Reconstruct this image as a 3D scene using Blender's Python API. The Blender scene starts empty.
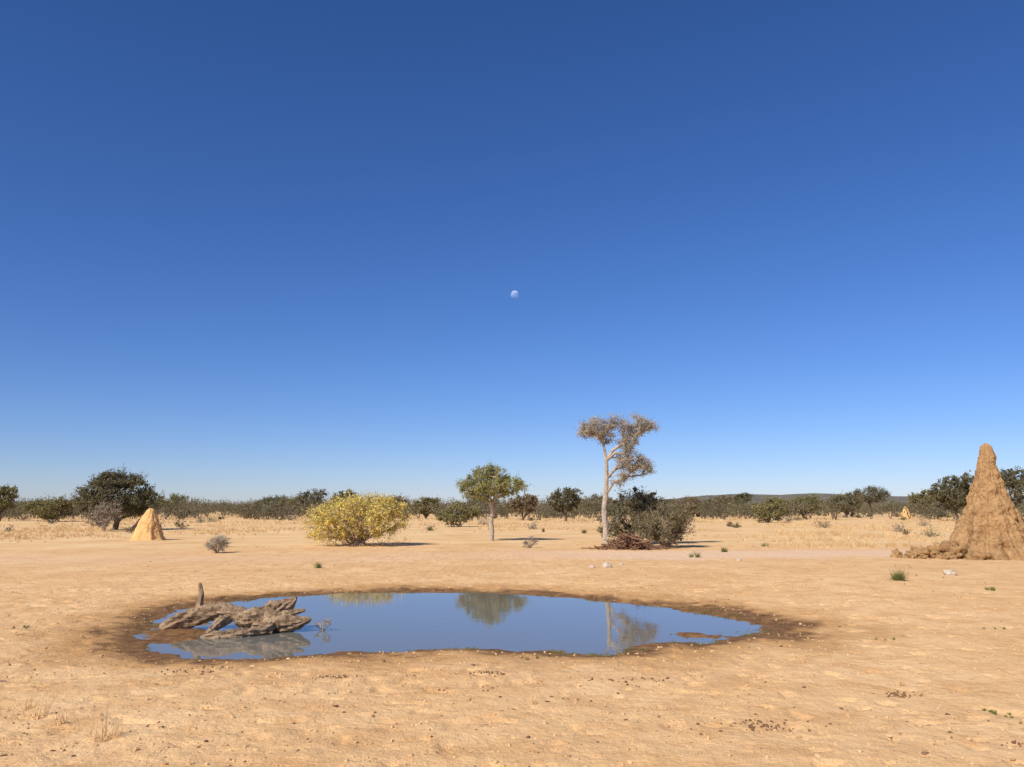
import bpy, math, numpy as np
from mathutils import Vector, noise as mn

rng = np.random.default_rng(7)
scene = bpy.context.scene

# ------------------------------------------------------------------ helpers
def hash2(ix, iy, seed):
    h = (ix.astype(np.int64)*374761393 + iy.astype(np.int64)*668265263 + seed*1274126177) & 0xffffffff
    h = ((h ^ (h >> 13))*1103515245) & 0xffffffff
    h = (h ^ (h >> 16)) & 0xffffffff
    return h/4294967295.0
def vnoise(x, y, seed=0):
    x = np.asarray(x, float); y = np.asarray(y, float)
    ix = np.floor(x); iy = np.floor(y); fx = x-ix; fy = y-iy
    fx = fx*fx*(3-2*fx); fy = fy*fy*(3-2*fy)
    a = hash2(ix, iy, seed); b = hash2(ix+1, iy, seed); c = hash2(ix, iy+1, seed); d = hash2(ix+1, iy+1, seed)
    return ((a*(1-fx)+b*fx)*(1-fy) + (c*(1-fx)+d*fx)*fy)*2-1
def fbm(x, y, seed=0, oct=4):
    s = 0; a = 1.0; t = 0
    for i in range(oct):
        s = s + a*vnoise(x*2**i+17.3*i, y*2**i-9.1*i, seed+i); t += a; a *= .5
    return s/t
def sstep(a, b, x):
    t = np.clip((x-a)/(b-a), 0, 1); return t*t*(3-2*t)

class MB:
    def __init__(s): s.v=[]; s.f=[]; s.n=0
    def add(s, v, f, m=0):
        v=np.asarray(v,float).reshape(-1,3); f=np.asarray(f,np.int64)
        s.v.append(v); s.f.append((f+s.n, m)); s.n += len(v)
    def build(s, name, mats, smooth=False, loc=(0,0,0), parent=None):
        me = bpy.data.meshes.new(name)
        V = np.concatenate(s.v)
        li=[]; tot=[]; mi=[]
        for f,m in s.f:
            li.append(f.ravel()); tot.append(np.full(len(f), f.shape[1])); mi.append(np.full(len(f), m))
        li=np.concatenate(li); tot=np.concatenate(tot); mi=np.concatenate(mi)
        me.vertices.add(len(V)); me.vertices.foreach_set('co', V.astype(np.float32).ravel())
        me.loops.add(len(li)); me.loops.foreach_set('vertex_index', li.astype(np.int32))
        me.polygons.add(len(tot))
        st = np.concatenate([[0], np.cumsum(tot)[:-1]])
        me.polygons.foreach_set('loop_start', st.astype(np.int32))
        me.polygons.foreach_set('material_index', mi.astype(np.int32))
        me.update(calc_edges=True)
        me.polygons.foreach_set('use_smooth', np.full(len(tot), smooth))
        for m in mats: me.materials.append(m)
        ob = bpy.data.objects.new(name, me); ob.location = loc
        scene.collection.objects.link(ob)
        if parent: ob.parent = parent
        return ob

def segs(P0, P1, r0, r1, k=4):
    P0=np.asarray(P0,float); P1=np.asarray(P1,float); r0=np.asarray(r0,float); r1=np.asarray(r1,float)
    d = P1-P0; L=np.linalg.norm(d,axis=1,keepdims=True)+1e-9; d=d/L
    up = np.where(np.abs(d[:,2:3])>.9, np.array([[1.,0,0]]), np.array([[0,0,1.]]))
    a = np.cross(d, up); a/=np.linalg.norm(a,axis=1,keepdims=True)+1e-9; b=np.cross(d,a)
    n=len(P0); V=np.zeros((n,2*k,3))
    for i in range(k):
        t=2*math.pi*i/k; o=a*math.cos(t)+b*math.sin(t)
        V[:,i]=P0-d*r0[:,None]*.3+o*r0[:,None]; V[:,k+i]=P1+d*r1[:,None]*.3+o*r1[:,None]
    F=np.zeros((n,k,4),np.int64); base=(np.arange(n)*2*k)[:,None]
    for i in range(k):
        j=(i+1)%k; F[:,i]=base+np.array([i,j,k+j,k+i])
    return V.reshape(-1,3), F.reshape(-1,4)

def leaves(C, size, rg, aspect=.6):
    n=len(C)
    a=rg.normal(size=(n,3)); a/=np.linalg.norm(a,axis=1,keepdims=True)
    b=rg.normal(size=(n,3)); b-=a*(a*b).sum(1,keepdims=True); b/=np.linalg.norm(b,axis=1,keepdims=True)
    s=size*rg.uniform(.6,1.3,(n,1))
    V=np.stack([C-a*s, C+b*s*aspect, C+a*s, C-b*s*aspect],1)
    F=np.arange(n*4).reshape(n,4)
    return V.reshape(-1,3), F

def tube(mb, pts, rad, sides=12, sub=6, rough=.2, seed=0, m=0, flut=0.0, grain=3.0):
    pts=[Vector(p) for p in pts]; P=[];R=[]
    n=len(pts)
    for i in range(n-1):
        p0=pts[max(i-1,0)];p1=pts[i];p2=pts[i+1];p3=pts[min(i+2,n-1)]
        for j in range(sub):
            t=j/sub
            P.append(.5*((2*p1)+(p2-p0)*t+(2*p0-5*p1+4*p2-p3)*t*t+(3*p1-p0-3*p2+p3)*t**3)); R.append(rad[i]*(1-t)+rad[i+1]*t)
    P.append(pts[-1]);R.append(rad[-1])
    V=[];a=None;s=0
    for i,p in enumerate(P):
        d=(P[min(i+1,len(P)-1)]-P[max(i-1,0)]).normalized()
        if i: s+=(P[i]-P[i-1]).length
        if a is None: a=d.orthogonal().normalized()
        a=(a-d*a.dot(d)).normalized(); b=d.cross(a)
        for k in range(sides):
            t=2*math.pi*k/sides; o=a*math.cos(t)+b*math.sin(t)
            tw=t+s*1.5
            g=mn.noise(Vector((math.cos(tw)*grain+seed*3.1,math.sin(tw)*grain,s*1.6)))
            g=1-2*abs(g)
            w=mn.fractal(Vector((p.x*9+o.x*1.3+seed,p.y*9+o.y*1.3,p.z*9+o.z*1.3)),.9,2.1,5)
            V.append(p+o*R[i]*(1+flut*(g-.35)+rough*w))
    nn=len(P);F=[]
    for i in range(nn-1):
        for k in range(sides):
            F.append((i*sides+k,i*sides+(k+1)%sides,(i+1)*sides+(k+1)%sides,(i+1)*sides+k))
    base=[(*v,) for v in V]
    V2=base+[tuple(P[0]),tuple(P[-1])]
    c0=len(base);c1=c0+1
    T=[(c0,(k+1)%sides,k) for k in range(sides)]+[(c1,(nn-1)*sides+k,(nn-1)*sides+(k+1)%sides) for k in range(sides)]
    n0=mb.n
    mb.add(V2,F,m)
    mb.f.append((np.array(T)+n0,m))

# ------------------------------------------------------------------ materials
def newmat(name):
    m=bpy.data.materials.new(name); m.use_nodes=True; nt=m.node_tree
    for n in list(nt.nodes): nt.nodes.remove(n)
    out=nt.nodes.new('ShaderNodeOutputMaterial')
    return m,nt,out
def N(nt,t,**kw):
    n=nt.nodes.new(t)
    for k,v in kw.items(): setattr(n,k,v)
    return n
def noi(nt,vec,scale,detail=4,rough=.6):
    n=N(nt,'ShaderNodeTexNoise'); n.inputs['Scale'].default_value=scale; n.inputs['Detail'].default_value=detail
    n.inputs['Roughness'].default_value=rough
    nt.links.new(vec,n.inputs['Vector']); return n.outputs['Fac']
def ramp(nt,fac,stops):
    r=N(nt,'ShaderNodeValToRGB'); e=r.color_ramp.elements
    while len(e)<len(stops): e.new(.5)
    for i,(p,c) in enumerate(stops):
        e[i].position=p; e[i].color=(*c,1) if len(c)==3 else c
    nt.links.new(fac,r.inputs['Fac']); return r.outputs['Color']
def mix(nt,fac,a,b,mode='MIX'):
    m=N(nt,'ShaderNodeMix',data_type='RGBA',blend_type=mode)
    for s,v in ((m.inputs[0],fac),(m.inputs[6],a),(m.inputs[7],b)):
        if isinstance(v,(int,float)): s.default_value=v
        elif isinstance(v,tuple): s.default_value=(*v,1)
        else: nt.links.new(v,s)
    return m.outputs[2]
def math_(nt,op,a,b=None,clamp=False):
    m=N(nt,'ShaderNodeMath',operation=op); m.use_clamp=clamp
    for i,v in enumerate((a,b)):
        if v is None: continue
        if isinstance(v,(int,float)): m.inputs[i].default_value=v
        else: nt.links.new(v,m.inputs[i])
    return m.outputs[0]

def leafmat(name,c1,c2,c3,trans=.25,scale=2.2):
    m,nt,out=newmat(name)
    g=N(nt,'ShaderNodeNewGeometry'); tc=N(nt,'ShaderNodeTexCoord')
    nz=noi(nt,tc.outputs['Object'],scale,2)
    col=ramp(nt,nz,[(.36,c1),(.62,c2)])
    col=mix(nt,ramp(nt,g.outputs['Random Per Island'],[(.45,(0,0,0)),(1,(.9,.9,.9))]),col,c3)
    d=N(nt,'ShaderNodeBsdfDiffuse'); t=N(nt,'ShaderNodeBsdfTranslucent'); mx=N(nt,'ShaderNodeMixShader')
    mx.inputs[0].default_value=trans
    nt.links.new(col,d.inputs[0]); nt.links.new(col,t.inputs[0])
    nt.links.new(d.outputs[0],mx.inputs[1]); nt.links.new(t.outputs[0],mx.inputs[2]); nt.links.new(mx.outputs[0],out.inputs[0])
    return m
def roughmat(name,c1,c2,scale=8,bump=.4,bs=30,dist=.02,spec=.1,stretch=None,c3=None):
    m,nt,out=newmat(name)
    tc=N(nt,'ShaderNodeTexCoord'); vec=tc.outputs['Object']
    if stretch:
        mp=N(nt,'ShaderNodeMapping'); mp.inputs['Scale'].default_value=stretch; nt.links.new(vec,mp.inputs['Vector']); vec=mp.outputs[0]
    nz=noi(nt,vec,scale,6,.65)
    col=ramp(nt,nz,[(.3,c1),(.7,c2)])
    if c3: col=mix(nt,ramp(nt,noi(nt,vec,bs*.7,4,.7),[(.52,(0,0,0)),(.68,(.8,.8,.8))]),col,c3)
    b=N(nt,'ShaderNodeBsdfPrincipled'); b.inputs['Roughness'].default_value=.95; b.inputs['Specular IOR Level'].default_value=spec
    nt.links.new(col,b.inputs['Base Color'])
    bp=N(nt,'ShaderNodeBump'); bp.inputs['Strength'].default_value=bump; bp.inputs['Distance'].default_value=dist
    nt.links.new(noi(nt,vec,bs,6,.7),bp.inputs['Height']); nt.links.new(bp.outputs[0],b.inputs['Normal'])
    nt.links.new(b.outputs[0],out.inputs[0]); return m

bark_grey=roughmat('bark_grey',(.20,.15,.11),(.42,.34,.26),10)
bark_pale=roughmat('bark_pale',(.28,.22,.16),(.56,.47,.36),8)
bark_dark=roughmat('bark_dark',(.08,.06,.04),(.18,.14,.10),8)
M_dung=roughmat('dung',(.13,.075,.04),(.28,.17,.10),8)
L_yellow=leafmat('leaf_yellow',(.52,.41,.09),(.88,.70,.17),(.95,.82,.28),.25,2.6)
L_green=leafmat('leaf_green',(.15,.16,.045),(.33,.31,.09),(.46,.42,.15),.3)
L_dark=leafmat('leaf_dark_olive',(.085,.085,.045),(.185,.165,.085),(.28,.245,.14),.25)
L_mid=leafmat('leaf_mid_olive',(.15,.14,.055),(.28,.25,.10),(.36,.32,.16),.25)
L_grey=leafmat('leaf_dry_grey',(.20,.165,.11),(.42,.36,.25),(.58,.50,.37),.2,2.8)
L_brown=leafmat('leaf_dry_brown',(.14,.10,.055),(.28,.20,.11),(.36,.28,.17),.2)
L_olivebrown=leafmat('leaf_olive_brown',(.11,.09,.045),(.24,.20,.09),(.32,.27,.14),.2)
L_far=leafmat('leaf_far',(.09,.08,.055),(.21,.18,.11),(.27,.225,.14),.2,.045)
M_straw=leafmat('dry_grass_straw',(.58,.38,.17),(.82,.59,.31),(.88,.68,.40),.2,.3)
M_weed=leafmat('weed_green',(.10,.13,.03),(.20,.22,.07),(.32,.30,.12),.2)
M_termite=roughmat('termite_earth',(.36,.205,.09),(.62,.385,.18),3.0,1.0,11,.10,c3=(.26,.145,.065))
M_termite2=roughmat('termite_earth_bright',(.58,.32,.12),(.85,.52,.22),3.0,.5,9,.06)
M_clod=roughmat('clod_earth',(.44,.26,.11),(.82,.56,.30),5,.5,30)
M_stone=roughmat('stone_pale',(.42,.34,.26),(.66,.56,.45),12,.4,30)
M_drift=roughmat('driftwood',(.17,.10,.055),(.62,.44,.27),7,1.0,22,.05,c3=(.10,.055,.03))
M_brush=roughmat('brush_wood',(.13,.065,.04),(.34,.20,.12),4)

# ------------------------------------------------------------------ terrain
pond=[(-5.9,15.6),(-4.65,17.6),(-2.5,18.4),(.1,18.0),(1.75,16.7),(3.0,15.2),(3.75,13.9),(3.65,12.7),(2.75,11.6),(1.8,11.45),
      (1.25,10.65),(.6,10.75),(-.55,11.0),(-2.6,10.65),(-3.3,10.35),(-4.3,10.55),(-5.3,12.3),(-5.75,14.0)]
def smooth_poly(P,sub=6):
    P=np.array(P);n=len(P);o=[]
    for i in range(n):
        p0,p1,p2,p3=P[i-1],P[i],P[(i+1)%n],P[(i+2)%n]
        for j in range(sub):
            t=j/sub; o.append(.5*((2*p1)+(p2-p0)*t+(2*p0-5*p1+4*p2-p3)*t*t+(3*p1-p0-3*p2+p3)*t**3))
    return np.array(o)
SP=smooth_poly(pond,5)
def pond_sd(x,y):
    x=np.asarray(x,float);y=np.asarray(y,float)
    out=np.full(x.shape,50.0)
    m=(x>-12)&(x<10)&(y>4)&(y<25)
    px=x[m];py=y[m]
    best=np.full(px.shape,1e9);ins=np.zeros(px.shape,bool)
    for i in range(len(SP)):
        a=SP[i];b=SP[(i+1)%len(SP)];e=b-a
        t=np.clip(((px-a[0])*e[0]+(py-a[1])*e[1])/(e@e),0,1)
        best=np.minimum(best,(px-a[0]-t*e[0])**2+(py-a[1]-t*e[1])**2)
        c=((a[1]>py)!=(b[1]>py))
        if abs(e[1])>1e-9: ins^=c&(px<(py-a[1])*e[0]/e[1]+a[0])
    s=np.sqrt(best);s[ins]*=-1
    out[m]=s
    return out
# shallow silty shelves where mud just breaks the surface
shelves=[(2.5,12.1,.95,.55),(3.2,12.7,.6,.5),(-4.85,11.8,.75,.55),(-4.9,12.6,.8,.5),(-5.2,13.3,.7,.4)]
def shelf(x,y):
    s=0
    for ix,iy,rx,ry in shelves: s=np.maximum(s,np.exp(-(((x-ix)/rx)**2+((y-iy)/ry)**2)))
    return s
def height(x,y,sd=None):
    x=np.asarray(x,float);y=np.asarray(y,float)
    if sd is None: sd=pond_sd(x,y)
    sdn=sd+.16*vnoise(x*1.9,y*1.9,5)+.09*vnoise(x*5,y*5,6)+.05*vnoise(x*12,y*12,7)
    z=np.where(sdn>0,-.10*np.exp(-np.maximum(sdn,0)/1.0),-.10-.14*(1-np.exp(np.minimum(sdn,0)/.8)))
    sh=shelf(x,y)
    zs=-.149+.045*sh+.055*fbm(x*1.9,y*2.6,15,5)+.010*vnoise(x*17,y*17,16)+.034*sh*(x<-3)
    z=np.where((sd<.1)&(sh>.15),np.maximum(z,np.minimum(zs,-.082+.006*vnoise(x*9,y*9,17))),z)
    dist=np.hypot(x,y)
    z=z+.022*fbm(x*.45,y*.45,11,3)*sstep(-.0,1.2,sd)*(dist<80)
    near=(1-sstep(25,45,dist))*sstep(-.3,.7,sd)
    z=z+near*(.013*fbm(x*3.3,y*3.3,21,3)+.005*vnoise(x*11,y*11,31))
    hp=vnoise(x*6.3,y*6.3,41); z=z-near*.028*sstep(.48,.76,hp)+near*.008*sstep(.25,.45,hp)
    z=z+sstep(30,60,dist)*.05*fbm(x*.12,y*.12,51,3)
    ang=np.arctan2(x,np.maximum(y,1e-3)) ; front=(y>0)
    ridge=sstep(1500,2600,dist)*(1-sstep(2700,3900,dist))
    prof=(32*np.exp(-((ang-.345)/.075)**2)+28*np.exp(-((ang-.235)/.06)**2)+22*np.exp(-((ang-.49)/.08)**2)+12+6*np.exp(-((ang+.5)/.2)**2))
    prof=prof+4*vnoise(ang*22,dist*.001,61)+2.*vnoise(ang*70,dist*.003,62)+1.5*vnoise(ang*260,dist*.01,63)
    z=z+ridge*prof*np.where(front,1,.3)
    return z
def axis(lo,hi,step,far,g=1.06):
    c=list(np.arange(lo,hi+1e-6,step)); s=step;v=hi
    while v<far: s=min(s*g,110); v+=s; c.append(v)
    s=step;v=lo;l=[]
    while v>-far: s=min(s*g,110); v-=s; l.append(v)
    return np.array(l[::-1]+c)
X=axis(-9.5,9.5,.04,4200,1.075); Y=axis(4.5,19.5,.04,4200,1.04)
gx,gy=np.meshgrid(X,Y); sd=pond_sd(gx,gy); gz=height(gx,gy,sd)
nx,ny=len(X),len(Y)
idx=np.arange(nx*ny).reshape(ny,nx)
F=np.stack([idx[:-1,:-1],idx[:-1,1:],idx[1:,1:],idx[1:,:-1]],-1).reshape(-1,4)
mg,nt,out=newmat('savanna_ground')
g=N(nt,'ShaderNodeNewGeometry'); pos=g.outputs['Position']
at=N(nt,'ShaderNodeAttribute',attribute_name='mask'); sp=N(nt,'ShaderNodeSeparateColor'); nt.links.new(at.outputs['Color'],sp.inputs[0])
at2=N(nt,'ShaderNodeAttribute',attribute_name='mask2'); sp2=N(nt,'ShaderNodeSeparateColor'); nt.links.new(at2.outputs['Color'],sp2.inputs[0])
wet,grass,track=sp.outputs[0],sp.outputs[1],sp.outputs[2]
farm,ring=sp2.outputs[0],sp2.outputs[1]
n1=noi(nt,pos,.35,5,.6); n2=noi(nt,pos,1.5,6,.7); n3=noi(nt,pos,22,5,.75); n4=noi(nt,pos,60,3,.7); n5=noi(nt,pos,7,5,.7)
sand=ramp(nt,n1,[(.32,(.76,.455,.205)),(.68,(.89,.585,.295))])
sand=mix(nt,ramp(nt,n2,[(.46,(0,0,0)),(.64,(.85,.85,.85))]),sand,(.68,.385,.165))
sand=mix(nt,ramp(nt,n5,[(.56,(0,0,0)),(.70,(.5,.5,.5))]),sand,(.56,.32,.14))
sand=mix(nt,ramp(nt,n3,[(.57,(0,0,0)),(.72,(.5,.5,.5))]),sand,(.48,.28,.125))
sand=mix(nt,ramp(nt,n3,[(.30,(.5,.5,.5)),(.42,(0,0,0))]),sand,(.92,.68,.41))
sand=mix(nt,ramp(nt,n4,[(.62,(0,0,0)),(.70,(.8,.8,.8))]),sand,(.30,.17,.08))
sand=mix(nt,math_(nt,'MULTIPLY',track,.9),sand,mix(nt,n2,(.76,.49,.31),(.90,.65,.45)))
gr=ramp(nt,noi(nt,pos,.22,6,.75),[(.32,(.62,.36,.15)),(.5,(.82,.54,.26)),(.68,(.90,.66,.36))])
sand=mix(nt,math_(nt,'MULTIPLY',grass,.8),sand,gr)
sand=mix(nt,ring,sand,mix(nt,n2,(.44,.235,.09),(.66,.37,.15)))
sand=mix(nt,wet,sand,ramp(nt,n5,[(.35,(.13,.065,.028)),(.65,(.32,.17,.07))]))
sand=mix(nt,farm,sand,mix(nt,ramp(nt,noi(nt,pos,.03,6,.85),[(.4,(0,0,0)),(.6,(1,1,1))]),(.11,.105,.09),(.26,.22,.16)))  # far bushveld colour, with a greyish-blue aerial haze tint painted in
b=N(nt,'ShaderNodeBsdfPrincipled'); b.inputs['Specular IOR Level'].default_value=.06
nt.links.new(sand,b.inputs['Base Color'])
rg=math_(nt,'MULTIPLY_ADD',wet,-.25); rg.node.inputs[2].default_value=.97; nt.links.new(rg,b.inputs['Roughness'])
h=math_(nt,'ADD',math_(nt,'MULTIPLY',n3,.40),math_(nt,'ADD',math_(nt,'MULTIPLY',n5,1.3),math_(nt,'MULTIPLY',n4,.12)))
bp=N(nt,'ShaderNodeBump'); bp.inputs['Strength'].default_value=.6; bp.inputs['Distance'].default_value=.05
nt.links.new(h,bp.inputs['Height']); nt.links.new(bp.outputs[0],b.inputs['Normal']); nt.links.new(b.outputs[0],out.inputs[0])
mb=MB(); mb.add(np.stack([gx,gy,gz],-1).reshape(-1,3),F)
ground=mb.build('ground',[mg],True)
nzs=vnoise(gx*1.3,gy*1.3,71); dist=np.hypot(gx,gy)
rightwide=.35*sstep(2.5,4.2,gx)+.25*sstep(-4.3,-5.5,gx)*0
wetm=1-sstep(.15,.75,sd+.26*nzs+.24*vnoise(gx*5,gy*5,72)+.08*vnoise(gx*14,gy*14,74)-rightwide)
wetm=np.maximum(wetm,sstep(.1,.5,shelf(gx,gy))*(sd<.3))
ringm=(1-sstep(.4,1.8,sd+.5*nzs+.25*vnoise(gx*6,gy*6,73)-rightwide))*.85
start=36-4*sstep(0,1,-(gx+8)/8)
pat=fbm(gx*.16,gy*.16,81,3)
grm=sstep(0,5,gy-start+4*pat)
grm=np.where(dist>70,1,grm)
ty=30.5+1.2*np.sin(gx*.12)+.8*vnoise(gx*.2,gx*0,82)
def s2(a,b_,x):
    t=np.clip((a-x)/(a-b_),0,1); return t
trm=s2(3.4,1.6,np.abs(gy-ty)+.8*vnoise(gx*.5,gy*.9,83))*(.35+.65*sstep(-2,5,gx))*(np.abs(gx)<80)*.8
grm=grm*(1-trm)
farm_=sstep(350,900,dist)
one=np.ones_like(gx)
for nm,ch in (('mask',(wetm,grm,trm)),('mask2',(farm_,ringm,one*0))):
    ca=ground.data.color_attributes.new(nm,'FLOAT_COLOR','POINT')
    ca.data.foreach_set('color',np.stack([*ch,one],-1).astype(np.float32).ravel())
def gh(x,y): return float(height(np.array([x]),np.array([y]))[0])

# ------------------------------------------------------------------ water
mw,nt,out=newmat('pond_water')
g=N(nt,'ShaderNodeNewGeometry')
b=N(nt,'ShaderNodeBsdfPrincipled'); b.inputs['Base Color'].default_value=(.19,.18,.15,1); b.inputs['Roughness'].default_value=.02; b.inputs['IOR'].default_value=1.34
bp=N(nt,'ShaderNodeBump'); bp.inputs['Strength'].default_value=.05; bp.inputs['Distance'].default_value=.02
nt.links.new(noi(nt,g.outputs['Position'],4.5,3,.5),bp.inputs['Height']); nt.links.new(bp.outputs[0],b.inputs['Normal']); nt.links.new(b.outputs[0],out.inputs[0])
c=SP.mean(0); E=c+(SP-c)*1.09
mb=MB(); V=[(c[0],c[1],-.105)]+[(p[0],p[1],-.105) for p in E]; n=len(E)
mb.add(V,[(0,1+i,1+(i+1)%n) for i in range(n)]); mb.build('pond_water',[mw],True)

# ------------------------------------------------------------------ trees
def grow(base, trunk, lobes, rg, rtip=.012, pexp=.48, wpath=.45, jit=.10):
    nodes=[np.array(p,float) for p in trunk]; par=[-1]+list(range(len(trunk)-1))
    pl=[0.]
    for i in range(1,len(nodes)): pl.append(pl[-1]+np.linalg.norm(nodes[i]-nodes[i-1]))
    C=[]
    for cx,cy,cz,rx,ry,rz,n in lobes:
        k=0
        while k<n:
            d=rg.normal(size=3); d/=np.linalg.norm(d); r=rg.uniform(.25,1)**.5*rg.uniform(.85,1.12)
            C.append(np.array([cx,cy,cz])+d*r*np.array([rx,ry,rz])); k+=1
    C=[c for c in C if c[2]>.08]
    top=nodes[-1]; C.sort(key=lambda c:np.linalg.norm(c-top))
    cl=[]
    for c in C:
        A=np.array(nodes); dd=np.linalg.norm(A-c,axis=1)+wpath*np.array(pl)+np.where(A[:,2]>c[2]+.15,.6,0)
        i=int(np.argmin(dd)); p=nodes[i]; L=np.linalg.norm(c-p); k=max(1,int(L/.35)); prev=i
        for j in range(1,k+1):
            t=j/k; q=p+(c-p)*t
            if j<k: q=q+rg.normal(size=3)*jit*L*.5; q[2]+=.12*L*math.sin(math.pi*t)
            nodes.append(q); par.append(prev); pl.append(pl[prev]+L/k); prev=len(nodes)-1
        cl.append(prev)
    cnt=np.zeros(len(nodes))
    for i in cl: cnt[i]+=1
    for i in range(len(nodes)-1,0,-1): cnt[par[i]]+=cnt[i]
    R=rtip*np.maximum(cnt,1)**pexp
    return np.array(nodes),np.array(par),cl,R
def tree(name, x, y, trunk, lobes, leafm, barkm, seed, leaf=.05, nleaf=120, cr=.32, flat=.7, twigs=8, trunkr=None, rtip=.012, pexp=.48, wpath=.45, twr=.006, sides=5, parent=None, jit=.1, lean=0):
    rg=np.random.default_rng(seed)
    nodes,par,cl,R=grow((x,y),trunk,lobes,rg,rtip,pexp,wpath,jit)
    mb=MB(); nt_=len(trunk)
    if trunkr is not None:
        for i in range(nt_): R[i]=trunkr[i]
        if nt_>1: tube(mb,trunk,trunkr,12,5,.10,seed,flut=.18,grain=1.5)
    k=np.arange(nt_ if trunkr is not None else 1,len(nodes))
    rp=np.minimum(R[par[k]],R[k]*1.5)
    v,f=segs(nodes[par[k]],nodes[k],rp,R[k],sides); mb.add(v,f)
    C=nodes[cl]; n=len(C)
    crr=cr*rg.uniform(.5,1.4,n)
    if twigs:
        d=rg.normal(size=(n,twigs,3)); d/=np.linalg.norm(d,axis=2,keepdims=True)
        d[...,2]=d[...,2]*flat+.15
        T=C[:,None]+d*(crr[:,None,None]*rg.uniform(.6,1.35,(n,twigs,1)))
        P0=np.repeat(C,twigs,0); T=T.reshape(-1,3)
        T[:,2]=np.maximum(T[:,2],.02)
        v,f=segs(P0,T,np.full(len(T),twr),np.full(len(T),twr*.4),3); mb.add(v,f)
    if nleaf:
        dens=rg.uniform(.35,1.5,n); cnt=(nleaf*dens).astype(int); own=np.repeat(np.arange(n),cnt); m=len(own)
        if twigs:
            tw=rg.integers(0,twigs,m); tt=rg.uniform(.3,1.08,(m,1))
            P=C[own]+(T.reshape(n,twigs,3)[own,tw]-C[own])*tt+rg.normal(size=(m,3))*crr[own][:,None]*.2
        else:
            d=rg.normal(size=(m,3)); d/=np.linalg.norm(d,axis=1,keepdims=True); d[:,2]*=flat
            P=C[own]+d*crr[own][:,None]*rg.uniform(.3,1,(m,1))
        P[:,2]=np.maximum(P[:,2],.03)
        v,f=leaves(P,leaf,rg); mb.add(v,f,1)
    return mb.build(name,[barkm,leafm],False,(x,y,gh(x,y)-.03))

def bush(name,x,y,w,h,leafm,barkm,seed,n=60,**kw):
    kw.setdefault('wpath',.75)
    return tree(name,x,y,[(0,0,0)],[(0,0,h*.5,w*.42,w*.42,h*.42,n),(w*.16,0,h*.66,w*.24,w*.24,h*.24,n//4),(-w*.22,0,h*.34,w*.25,w*.3,h*.3,n//4)],leafm,barkm,seed,**kw)

tree('tall_camelthorn_tree',4.25,38.2,[(0,0,0),(.03,0,.8),(-.03,.05,1.6),(.06,.05,2.35),(.10,0,3.1),(.10,0,3.9),(-.02,0,4.7)],
     [(-.30,0,5.35,.85,.7,.48,42),(-.75,0,5.2,.45,.4,.25,10),(.1,0,5.0,.5,.4,.3,8),(1.70,0,5.50,.78,.65,.45,34),(.75,.1,5.55,.55,.5,.38,14),(1.3,0,5.0,.5,.4,.38,14),(1.3,0,4.0,.85,.6,.75,44),(1.7,0,3.5,.65,.5,.45,18),(.7,-.1,3.1,.4,.3,.35,9),(1.1,0,4.65,.45,.4,.35,12)],
     L_grey,bark_pale,11,leaf=.030,nleaf=90,cr=.28,flat=.85,twigs=16,trunkr=[.17,.13,.12,.11,.09,.075,.05],rtip=.012,twr=.009)
tree('green_acacia_tree',-1.1,44,[(0,0,0),(.05,0,.5),(.0,0,1.0),(.08,0,1.5)],
     [(-.1,0,2.95,1.55,1.5,.82,105),(-1.0,0,2.65,.8,.8,.45,22),(.9,0,2.85,.8,.8,.5,24),(.0,0,3.65,.8,.7,.28,16)],
     L_green,bark_pale,12,leaf=.042,nleaf=95,cr=.30,flat=.8,twigs=9,trunkr=[.15,.12,.11,.10],rtip=.013)
bush('yellow_flowering_bush',-7.05,38.6,5.4,2.6,L_yellow,bark_grey,13,n=240,leaf=.036,nleaf=80,cr=.27,twigs=12,flat=1.1)
bush('dark_green_bush',5.8,40.5,3.4,2.75,L_dark,bark_grey,14,n=90,leaf=.042,nleaf=95,cr=.32)
bush('dry_brown_bush',6.75,36.8,3.0,2.0,L_olivebrown,bark_grey,15,n=95,leaf=.034,nleaf=95,cr=.30,twigs=14,flat=1)
bush('olive_bush',-4.8,77,4.2,2.5,L_mid,bark_grey,16,n=60,leaf=.08,nleaf=60,cr=.4)
tree('dense_acacia_tree',-31.3,66,[(0,0,0),(.1,0,.6),(0,0,1.1)],[(0,0,2.7,3.0,2.5,1.6,170),(-.1,0,3.9,1.9,1.6,.6,60),(1.9,0,2.1,1.2,1.1,1.1,44),(-2.0,0,2.2,1.2,1.1,1.1,44),(0,-1,1.8,2.2,1,.9,30)],
     L_dark,bark_dark,17,leaf=.07,nleaf=90,cr=.45,trunkr=[.22,.2,.17],rtip=.018,twr=.012)
bush('grey_leafless_shrub',-30.2,62,2.9,2.3,L_grey,bark_grey,18,n=44,leaf=.05,nleaf=18,cr=.4,twigs=18,twr=.014)
bush('grey_leafless_shrub',-11.3,32.2,1.15,.78,L_grey,bark_pale,19,n=50,leaf=.02,nleaf=8,cr=.17,twigs=16,twr=.006,rtip=.006)
bush('grey_leafless_shrub',.8,36.5,.8,.55,L_grey,bark_grey,20,n=22,leaf=.02,nleaf=5,cr=.14,twigs=10,twr=.006,rtip=.006)
bush('green_bush',30.2,98,4.6,3.1,L_mid,bark_grey,22,n=60,leaf=.10,nleaf=60,cr=.5)
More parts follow.
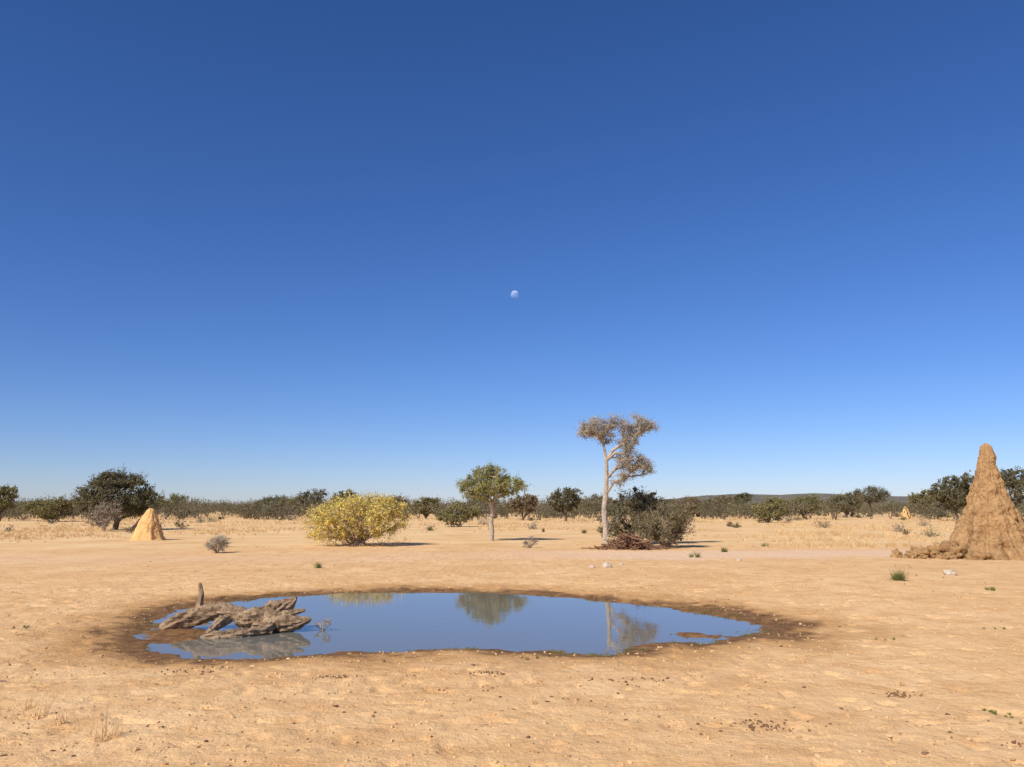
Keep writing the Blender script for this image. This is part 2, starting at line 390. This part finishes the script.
def midtree(name,x,y,w,h,lm,seed,clear=.3,n=80,leaf=.11,nl=60):
    return tree(name,x,y,[(0,0,0),(.1,0,h*clear*.5),(0,0,h*clear)],[(0,0,h*(clear+1)/2,w*.40,w*.38,h*(1-clear)*.42,n),(w*.2,0,h*.78,w*.24,w*.2,h*.18,n//4),(-w*.24,0,h*.6,w*.24,w*.2,h*.2,n//4)],
        lm,bark_dark,seed,leaf=leaf,nleaf=nl,cr=w*.085,trunkr=[.2,.17,.14],rtip=.022,twigs=7,twr=.012)
for (x,y,w,h,lm,sd0,cl) in [(-35.8,148,6.8,5.0,L_dark,31,.1),(-31.5,156,5.5,5.2,L_dark,32,.3),(7.15,112,5.4,4.6,L_dark,33,.2),
    (73,170,9,6.2,L_dark,36,.4),(74,150,5.5,5.2,L_mid,37,.2),(50,180,5,5.2,L_dark,38,.5),(49,140,8,3.9,L_mid,39,.1),(43,135,5,3.2,L_mid,47,.1),
    (-58,105,6.8,3.0,L_mid,40,.05),(-66,160,8.6,4.4,L_mid,41,.1),(-67.5,110,5,5.0,L_mid,42,.2),(-14.5,140,5,3.7,L_mid,43,.1),(1.5,120,5,3.9,L_brown,44,.15),
    (26,150,7,3.6,L_dark,51,.1),(34,165,8,4.0,L_brown,52,.1),(60,150,7,4.6,L_dark,53,.15),(66,165,8,4.8,L_brown,54,.15),(85,160,8,5.4,L_dark,55,.2),(-50,175,9,4.4,L_dark,56,.15),(-24,170,8,4.2,L_brown,57,.1),(16,160,8,4.4,L_dark,58,.15),
    (-84,165,9,4.6,L_dark,59,.1),(-76,150,7,3.8,L_mid,60,.1),(-43,160,7,3.8,L_mid,61,.1),(-6,165,8,4.0,L_dark,62,.1),(42,170,7,4.4,L_olivebrown,63,.1),(94,175,9,5.6,L_dark,64,.2)]:
    midtree('acacia_tree',x,y,w,h,lm,sd0,cl)
midtree('acacia_tree',57.5,108,6.8,6.3,L_dark,34,.15,n=110)
midtree('acacia_tree',54.5,92,6.2,6.4,L_dark,35,.15,n=110)
midtree('acacia_tree',13.5,85,3.2,3.4,L_dark,45,.15,n=50)
midtree('acacia_tree',22,105,3.5,2.5,L_brown,46,.1,n=50)

# distant tree mass
mb=MB(); rg=np.random.default_rng(99)
n=3600
yy=125+rg.uniform(0,1,n)**1.35*750; xx=rg.uniform(-1.0,1.0,n)*yy
keep=[]
for i in range(n):
    cl=vnoise(xx[i]*.012,yy[i]*.02,91)
    if cl>-.7+(.35 if yy[i]<210 else 0): keep.append(i)
for i in keep:
    D=yy[i]; hh=rg.uniform(1.6,4.5)*(1 if D<260 else 1.45); ww=hh*rg.uniform(1.1,2.8)
    z0=gh(xx[i],D); k=int(380 if D<260 else (210 if D<420 else 100)); ls=.105 if D<260 else (.18 if D<420 else .32)
    sub=rg.integers(5,11); cc=rg.normal(size=(sub,3))*[ww*.24,ww*.24,hh*.11]; cc[:,2]+=hh*rg.uniform(.38,.58)
    own=rg.integers(0,sub,k)
    d=rg.normal(size=(k,3)); d/=np.linalg.norm(d,axis=1,keepdims=True)
    P=cc[own]+d*[ww*.2,ww*.2,hh*.24]*rg.uniform(0,1,(k,1))**.5; P[:,2]=np.clip(P[:,2],.1,None)
    P+=[xx[i],D,z0]
    v,f=leaves(P,ls,rg,.75); mb.add(v,f,0 if rg.uniform()>.35 else 2)
    v,f=segs([[xx[i],D,z0-.2]]*2,[[xx[i]+.3,D,z0+hh*.5],[xx[i]-.5,D,z0+hh*.5]],[.10]*2,[.05]*2,3); mb.add(v,f,1)
mb.build('distant_trees',[L_far,bark_dark,L_dark],False)
# low shrubs scattered through the grass
mb=MB(); rg=np.random.default_rng(77); n=120
yy=44+rg.uniform(0,1,n)**.9*150; xx=rg.uniform(-.8,.8,n)*yy
for i in range(n):
    D=yy[i]; hh=rg.uniform(.2,.8)*(1+D/200); ww=hh*rg.uniform(.9,2.0); z0=gh(xx[i],D); k=170
    d=rg.normal(size=(k,3)); d/=np.linalg.norm(d,axis=1,keepdims=True); d[:,2]=np.abs(d[:,2])
    d*=(1+.35*np.sin(d[:,0:1]*7+i)+.25*np.sin(d[:,1:2]*9+i*2))
    P=d*[ww*.5,ww*.5,hh*.8]*rg.uniform(.35,1,(k,1))+[xx[i],D,z0+.05]
    v,f=leaves(P,.022+.0006*D,rg,.6); mb.add(v,f,int(rg.integers(0,3)))
    kk=26; e=rg.integers(0,k,kk); v,f=segs([[xx[i],D,z0]]*kk,P[e],np.full(kk,.008+.0001*D),np.full(kk,.004),3); mb.add(v,f,3)
mb.build('low_shrubs',[L_grey,L_brown,L_mid,bark_grey],False)

# ------------------------------------------------------------------ termite mounds
def mound(name,x,y,prof,seed,lean=(0,0),rub=(),nr=110,na=150,amp=.16,mat=None):
    mb=MB(); zs=np.array([p[0] for p in prof]); rs=np.array([p[1] for p in prof]); H=zs[-1]
    V=[]
    for i in range(nr):
        t=i/(nr-1); z=H*t; r=np.interp(z,zs,rs)
        for k in range(na):
            a=2*math.pi*k/na; ca,sa=math.cos(a),math.sin(a)
            fl=mn.noise(Vector((ca*2.6+seed,sa*2.6,z*.4)))+.7*(1-2.4*abs(mn.noise(Vector((ca*4.2+seed,sa*4.2,z*.55)))))
            fi=mn.fractal(Vector((ca*r*3.2,sa*r*3.2+seed,z*3.2)),.7,2.1,6)
            rr=r*(1+amp*fl*(1.25-t))+ (amp*.75*fi)*min(1,r/.4)*max(.3,1-t*.5)
            rr=max(rr,.02)
            V.append((ca*rr+lean[0]*t*t*H,sa*rr+lean[1]*t*H,z-.12+.07*mn.noise(Vector((ca*3,sa*3,z*3+seed)))))
    V.append((lean[0]*H,0,H-.1))
    F=[(i*na+k,i*na+(k+1)%na,(i+1)*na+(k+1)%na,(i+1)*na+k) for i in range(nr-1) for k in range(na)]
    n0=mb.n; mb.add(V,F); mb.f.append((np.array([((nr-1)*na+k,(nr-1)*na+(k+1)%na,nr*na) for k in range(na)]),0))
    for (rx,ry,rz,sx,sy,sz,sd_) in rub:
        W=[];a1,a2=56,30
        for i in range(a2+1):
            for k in range(a1):
                th=math.pi*i/a2;ph=2*math.pi*k/a1
                d=Vector((math.sin(th)*math.cos(ph),math.sin(th)*math.sin(ph),math.cos(th)))
                w=1+.6*mn.fractal(d*2.1+Vector((sd_*3.7,0,0)),.7,2.1,6)
                W.append((rx+d.x*sx*w,ry+d.y*sy*w,rz+d.z*sz*w))
        G=[(i*a1+k,i*a1+(k+1)%a1,(i+1)*a1+(k+1)%a1,(i+1)*a1+k) for i in range(a2) for k in range(a1)]
        mb.add(W,G)
    return mb.build(name,[mat or M_termite],True,(x,y,gh(x,y)))
mound('termite_mound',16.95,29.6,[(0,2.1),(.15,1.66),(.4,1.38),(.9,1.10),(1.5,.86),(2.1,.63),(2.8,.42),(3.4,.29),(3.8,.24),(4.0,.18),(4.1,.06)],3.3,(.015,0),
   [(-1.7,-.3,.05,.65,.6,.40,1),(-2.5,-.2,0,.45,.5,.32,2),(-3.1,-.4,0,.28,.3,.22,3),(-3.5,-.2,0,.16,.16,.26,4),(-2.1,-.8,0,.3,.3,.2,5),(1.5,-.7,0,.7,.6,.5,6),(-1.2,-1.3,0,.45,.4,.2,8),(-2.8,-.6,0,.18,.18,.14,12),(-2.3,-.5,.15,.25,.2,.22,13)],150,220)
mound('termite_mound',-19.7,45.4,[(0,1.0),(.2,.80),(.6,.66),(1.1,.48),(1.45,.34),(1.7,.20),(1.8,.06)],7.7,(.02,0),[],70,90,.08,M_termite2)
mound('termite_mound',-30.8,70,[(0,1.2),(.3,.8),(.9,.5),(1.5,.1)],9.7,(.02,0),[],40,60,.1,M_termite2)
mound('termite_mound',66,140,[(0,1.5),(.3,1.0),(1.2,.6),(2.1,.15)],11.7,(.02,0),[],40,60,.1,M_termite2)

# ------------------------------------------------------------------ driftwood in pond
mb=MB()
kw=dict(rough=.28,flut=.45,grain=1.8)
tube(mb,[(-5.25,12.75,-.08),(-4.98,12.75,.02),(-4.7,12.8,.11),(-4.45,12.85,.17),(-4.2,12.85,.13),(-3.95,12.8,.06),(-3.7,12.75,.02)],[.06,.11,.12,.11,.10,.10,.10],32,12,seed=1,rough=.2,flut=.35,grain=1.6)
tube(mb,[(-4.72,12.85,.05),(-4.73,12.86,.26),(-4.71,12.85,.42),(-4.75,12.86,.58)],[.07,.05,.04,.022],16,9,seed=2,rough=.2,flut=.35,grain=1.6)
tube(mb,[(-4.1,12.8,.04),(-3.85,12.7,.06),(-3.6,12.75,.14),(-3.45,12.8,.24),(-3.33,12.82,.30),(-3.27,12.85,.38)],[.09,.14,.14,.10,.06,.012],28,11,seed=3,**kw)
tube(mb,[(-3.8,12.7,.02),(-3.6,12.65,.02),(-3.35,12.6,.02),(-3.15,12.6,.03),(-2.98,12.62,.08)],[.12,.14,.12,.08,.015],28,11,seed=4,**kw)
tube(mb,[(-3.95,12.75,.03),(-3.76,12.7,.16),(-3.58,12.68,.22),(-3.46,12.7,.30)],[.08,.065,.04,.010],18,9,seed=5,**kw)
tube(mb,[(-3.5,12.7,.08),(-3.28,12.7,.16),(-3.10,12.75,.19)],[.08,.05,.012],14,9,seed=16,**kw)
tube(mb,[(-4.25,12.8,.08),(-4.35,12.6,.0),(-4.45,12.45,-.14)],[.07,.06,.04],18,8,seed=6,**kw)
tube(mb,[(-4.4,12.1,-.12),(-4.15,12.0,-.08),(-3.85,12.1,-.07),(-3.6,12.3,-.04),(-3.5,12.5,.0)],[.03,.06,.07,.06,.05],20,9,seed=7,**kw)
mb.build('driftwood_log',[M_drift],False)

# brush pile
mb=MB(); rg=np.random.default_rng(5)
for i in range(300):
    cx,cy=rg.normal()*.6,rg.normal()*.4; a=rg.uniform(0,6.28); L=rg.uniform(.3,.9); el=rg.uniform(-.25,.7)
    zc=max(.04,.65*math.exp(-(cx/.7)**2)*rg.uniform(.1,1))
    d=np.array([math.cos(a)*math.cos(el),math.sin(a)*math.cos(el),math.sin(el)])*L/2; c0=np.array([cx,cy,zc])
    r=rg.uniform(.01,.04); p0=c0-d;p1=c0+d; p0[2]=max(p0[2],0);p1[2]=max(p1[2],.01)
    v,f=segs([p0],[p1],[r],[r*.5],6); mb.add(v,f)
mb.build('dead_brush_pile',[M_brush],False,(4.9,35.4,gh(4.9,35.4)))

# ------------------------------------------------------------------ grass
def blades(xy,hh,width,nb,spread,rg):
    n=len(xy); o=np.repeat(np.arange(n),nb); m=len(o)
    a=rg.uniform(0,6.283,m); rr=spread*hh[o]*rg.uniform(0,1,m)**.7
    z=height(xy[:,0],xy[:,1])[o]
    bx=xy[o,0]+rg.normal(size=m)*.25*spread*hh[o]; by=xy[o,1]+rg.normal(size=m)*.25*spread*hh[o]
    H_=hh[o]*rg.uniform(.5,1.1,m); w=width[o] if hasattr(width,'__len__') else np.full(m,width)
    wa=rg.uniform(0,6.283,m)
    A=np.stack([bx-np.cos(wa)*w,by-np.sin(wa)*w,z-.01],1);B=np.stack([bx+np.cos(wa)*w,by+np.sin(wa)*w,z-.01],1)
    T=np.stack([bx+np.cos(a)*rr,by+np.sin(a)*rr,z+H_],1)
    return np.stack([A,B,T],1).reshape(-1,3),np.arange(m*3).reshape(m,3)
rg=np.random.default_rng(3)
n=30000
yy=29+rg.uniform(0,1,n)**1.4*170; xx=rg.uniform(-.78,.78,n)*yy
st=36-4*sstep(0,1,-(xx+8)/8)
pt=fbm(xx*.16,yy*.16,81,3)
pp=fbm(xx*.14,yy*.10,95,3)
ok=(yy-st+4*pt>1.0)&(pp+rg.normal(size=n)*.12>.08)&(np.hypot(xx-16.7,yy-29.6)>3)
pp=pp[ok];xx=xx[ok];yy=yy[ok]
hh=rg.uniform(.06,.24,len(xx))*(1+1.4*np.clip(pp,0,.5))
mb=MB(); v,f=blades(np.stack([xx,yy],1),hh,.005+yy*.00018,12,.9,rg); mb.add(v,f)
mb.build('dry_grass_field',[M_straw],False)
n=5000
yy=4.6+rg.uniform(0,1,n)**1.2*27; xx=rg.uniform(-.75,.75,n)*yy
sdd=pond_sd(xx,yy); ok=(sdd>.8)&(fbm(xx*.5,yy*.5,97,3)+rg.normal(size=n)*.12>.14)
xx=xx[ok];yy=yy[ok]
mb=MB(); v,f=blades(np.stack([xx,yy],1),rg.uniform(.008,.04,len(xx))*(1+(rg.uniform(size=len(xx))>.95)*1.8),.0022,5,1.6,rg); mb.add(v,f)
for (x,y,h_) in [(-3.95,7.2,.22),(-3.6,6.9,.15),(-3.1,6.5,.25),(-3.0,6.55,.2),(-4.2,7.5,.16),(.2,7.6,.08),(-5.2,8.6,.15),(-6.2,9.5,.14),(3.8,8.4,.10)]:
    v,f=blades(np.array([[x,y]]),np.array([h_]),.003,34,.6,rg); mb.add(v,f)
mb.build('dry_grass_stubble',[M_straw],False)
for i,(x,y,h_,nb,rep) in enumerate([(-5.6,24.2,.22,60,2),(6.5,29.5,.28,60,3),(8.4,33,.26,60,3),(9.1,19.9,.30,60,6),(9.9,17.6,.10,50,4),(6.9,12.1,.04,40,3),(4.1,7.3,.035,40,8),(5.0,11.2,.04,40,3),(.25,10.0,.04,40,2),(-7.1,12.4,.04,40,4),(11.5,38,.3,70,2),(4.2,6.9,.03,40,5)]):
    q=np.array([[x,y]])+rg.normal(size=(rep,2))*np.array([.08,.05])*(1 if rep>1 else 0)
    mb=MB(); v,f=blades(q,h_*rg.uniform(.6,1.1,rep),.006 if y>15 else .003,nb,.8,rg); mb.add(v,f); mb.build('green_weed',[M_weed],False)
t=rg.integers(0,len(SP),1500); P=SP[t]+rg.normal(size=(1500,2))*.2; cl=vnoise(P[:,0]*1.2,P[:,1]*1.2,98)>-.1
P=P[cl]; mb=MB(); v,f=blades(P,rg.uniform(.01,.045,len(P)),.003,9,1.5,rg); mb.add(v,f); mb.build('shoreline_grass',[M_weed],False)
bush('water_twig_tuft',-2.83,12.75,.38,.2,L_grey,bark_pale,55,n=18,leaf=.006,nleaf=3,cr=.06,twigs=9,twr=.0025,rtip=.003)
bpy.data.objects['water_twig_tuft'].location.z=-.12

# ------------------------------------------------------------------ clods, pebbles, stones
ico=np.array([(0,0,1),(.894,0,.447),(.276,.851,.447),(-.724,.526,.447),(-.724,-.526,.447),(.276,-.851,.447),(.724,.526,-.447),(-.276,.851,-.447),(-.894,0,-.447),(-.276,-.851,-.447),(.724,-.526,-.447),(0,0,-1)])
icf=np.array([(0,1,2),(0,2,3),(0,3,4),(0,4,5),(0,5,1),(1,6,2),(2,7,3),(3,8,4),(4,9,5),(5,10,1),(6,7,2),(7,8,3),(8,9,4),(9,10,5),(10,6,1),(11,7,6),(11,8,7),(11,9,8),(11,10,9),(11,6,10)])
def pebbles(name,n,y0,y1,s0,s1,mat,thr,seed,jn=.1):
    rg=np.random.default_rng(seed); yy=y0+rg.uniform(0,1,n)**1.2*(y1-y0); xx=rg.uniform(-.75,.75,n)*yy
    s_=pond_sd(xx,yy); ok=(s_>.1)&(fbm(xx*.6,yy*.6,seed,3)+rg.normal(size=n)*jn>thr); xx=xx[ok];yy=yy[ok];n=len(xx)
    s=s0*(s1/s0)**(rg.uniform(0,1,n)**2.5)
    V=ico[None]*(1+rg.normal(size=(n,12,1))*.22)*s[:,None,None]*rg.uniform(.6,1.3,(n,1,3)); V[:,:,2]*=.6
    V+=np.stack([xx,yy,height(xx,yy)+s*.1],1)[:,None]
    Fc=(icf[None]+np.arange(n)[:,None,None]*12).reshape(-1,3)
    mb=MB(); mb.add(V.reshape(-1,3),Fc); mb.build(name,[mat],False)
pebbles('soil_clods',26000,4.6,24,.003,.024,M_clod,-.2,201)
pebbles('animal_dung',2600,4.8,30,.006,.024,M_dung,.0,202)
def stone(x,y,s,seed):
    mb=MB();W=[];a1,a2=24,14
    for i in range(a2+1):
        for k in range(a1):
            th=math.pi*i/a2;ph=2*math.pi*k/a1
            d=Vector((math.sin(th)*math.cos(ph),math.sin(th)*math.sin(ph),math.cos(th))); w=1+.4*mn.fractal(d*1.3+Vector((seed,0,0)),.9,2.1,4)
            W.append((d.x*s*w,d.y*s*.8*w,d.z*s*.65*w+s*.3))
    mb.add(W,[(i*a1+k,i*a1+(k+1)%a1,(i+1)*a1+(k+1)%a1,(i+1)*a1+k) for i in range(a2) for k in range(a1)])
    mb.build('stone',[M_stone],True,(x,y,gh(x,y)))
for x,y,s,k in [(2.75,24.5,.14,1),(2.3,24.3,.08,2),(11.2,21.6,.15,3),(3.3,25.5,.06,4),(7.4,27.5,.08,5)]: stone(x,y,s,k)
mb=MB()
for (x,y,s,m_) in [(2.0,6.9,.13,70),(3.6,8.0,.10,45),(3.8,6.35,.12,40),(-1.8,8.9,.12,35),(-.2,9.0,.1,25),(1.2,8.6,.2,30),(-3.4,9.3,.2,30)]:
    for j in range(m_):
        q=rg.normal(size=2)*s*np.array([1,.6]); sz=rg.uniform(.004,.014)
        V=ico*(1+rg.normal(size=(12,1))*.2)*sz; V=V+[x+q[0],y+q[1],gh(x+q[0],y+q[1])+sz*.4]
        mb.add(V,icf)
mb.build('dung_heap',[M_dung],False)

# ------------------------------------------------------------------ moon
el=math.atan((508.3-288.5)/835); D=3900
mm,nt,out=newmat('moon_surface')
g=N(nt,'ShaderNodeNewGeometry'); tc=N(nt,'ShaderNodeTexCoord')
d=N(nt,'ShaderNodeBsdfDiffuse'); tr=N(nt,'ShaderNodeBsdfTransparent'); ad=N(nt,'ShaderNodeAddShader'); mx=N(nt,'ShaderNodeMixShader')
nt.links.new(ramp(nt,noi(nt,tc.outputs['Generated'],3.2,4),[(.4,(.15,.14,.12)),(.6,(.36,.35,.30))]),d.inputs[0])
nt.links.new(d.outputs[0],ad.inputs[0]); nt.links.new(tr.outputs[0],ad.inputs[1])
nt.links.new(g.outputs['Backfacing'],mx.inputs[0]); nt.links.new(ad.outputs[0],mx.inputs[1]); nt.links.new(tr.outputs[0],mx.inputs[2]); nt.links.new(mx.outputs[0],out.inputs[0])
bpy.ops.mesh.primitive_uv_sphere_add(segments=64,ring_count=32,radius=D*.0050,location=(D*.0036,D*math.cos(el),1.7+D*math.sin(el)))
mo=bpy.context.object; mo.name='moon'; mo.data.materials.append(mm)
for p in mo.data.polygons: p.use_smooth=True

# ------------------------------------------------------------------ light, sky, camera
sunv=Vector((-.62,-.78,0)).normalized(); SE=math.radians(40)
sd_=Vector((sunv.x*math.cos(SE),sunv.y*math.cos(SE),math.sin(SE)))
L=bpy.data.lights.new('sun','SUN'); L.energy=5.0; L.angle=math.radians(.5); L.color=(1,.93,.82)
so=bpy.data.objects.new('sun',L); scene.collection.objects.link(so); so.rotation_euler=sd_.to_track_quat('Z','Y').to_euler(); so.location=(0,0,50)
w=bpy.data.worlds.new('World'); scene.world=w; w.use_nodes=True; nt=w.node_tree; bg=nt.nodes['Background']
sk=N(nt,'ShaderNodeTexSky',sky_type='NISHITA'); sk.sun_disc=False; sk.sun_elevation=SE; sk.sun_rotation=math.atan2(sd_.x,sd_.y)%(2*math.pi)
sk.altitude=1200; sk.air_density=1.0; sk.dust_density=.5; sk.ozone_density=4.5
hs=N(nt,'ShaderNodeHueSaturation'); hs.inputs['Saturation'].default_value=1.13
tint=mix(nt,1.0,sk.outputs[0],(.93,.935,1.17),'MULTIPLY')
nt.links.new(tint,hs.inputs['Color']); nt.links.new(hs.outputs[0],bg.inputs[0]); bg.inputs[1].default_value=.098
cam=bpy.data.cameras.new('camera'); co=bpy.data.objects.new('camera',cam); scene.collection.objects.link(co)
co.location=(0,0,1.7); co.rotation_euler=(math.radians(98.6),0,0)
cam.sensor_width=36; cam.lens=29; cam.clip_end=12000; cam.clip_start=.05
scene.camera=co
scene.view_settings.view_transform='Standard'; scene.view_settings.look='None'; scene.view_settings.exposure=0
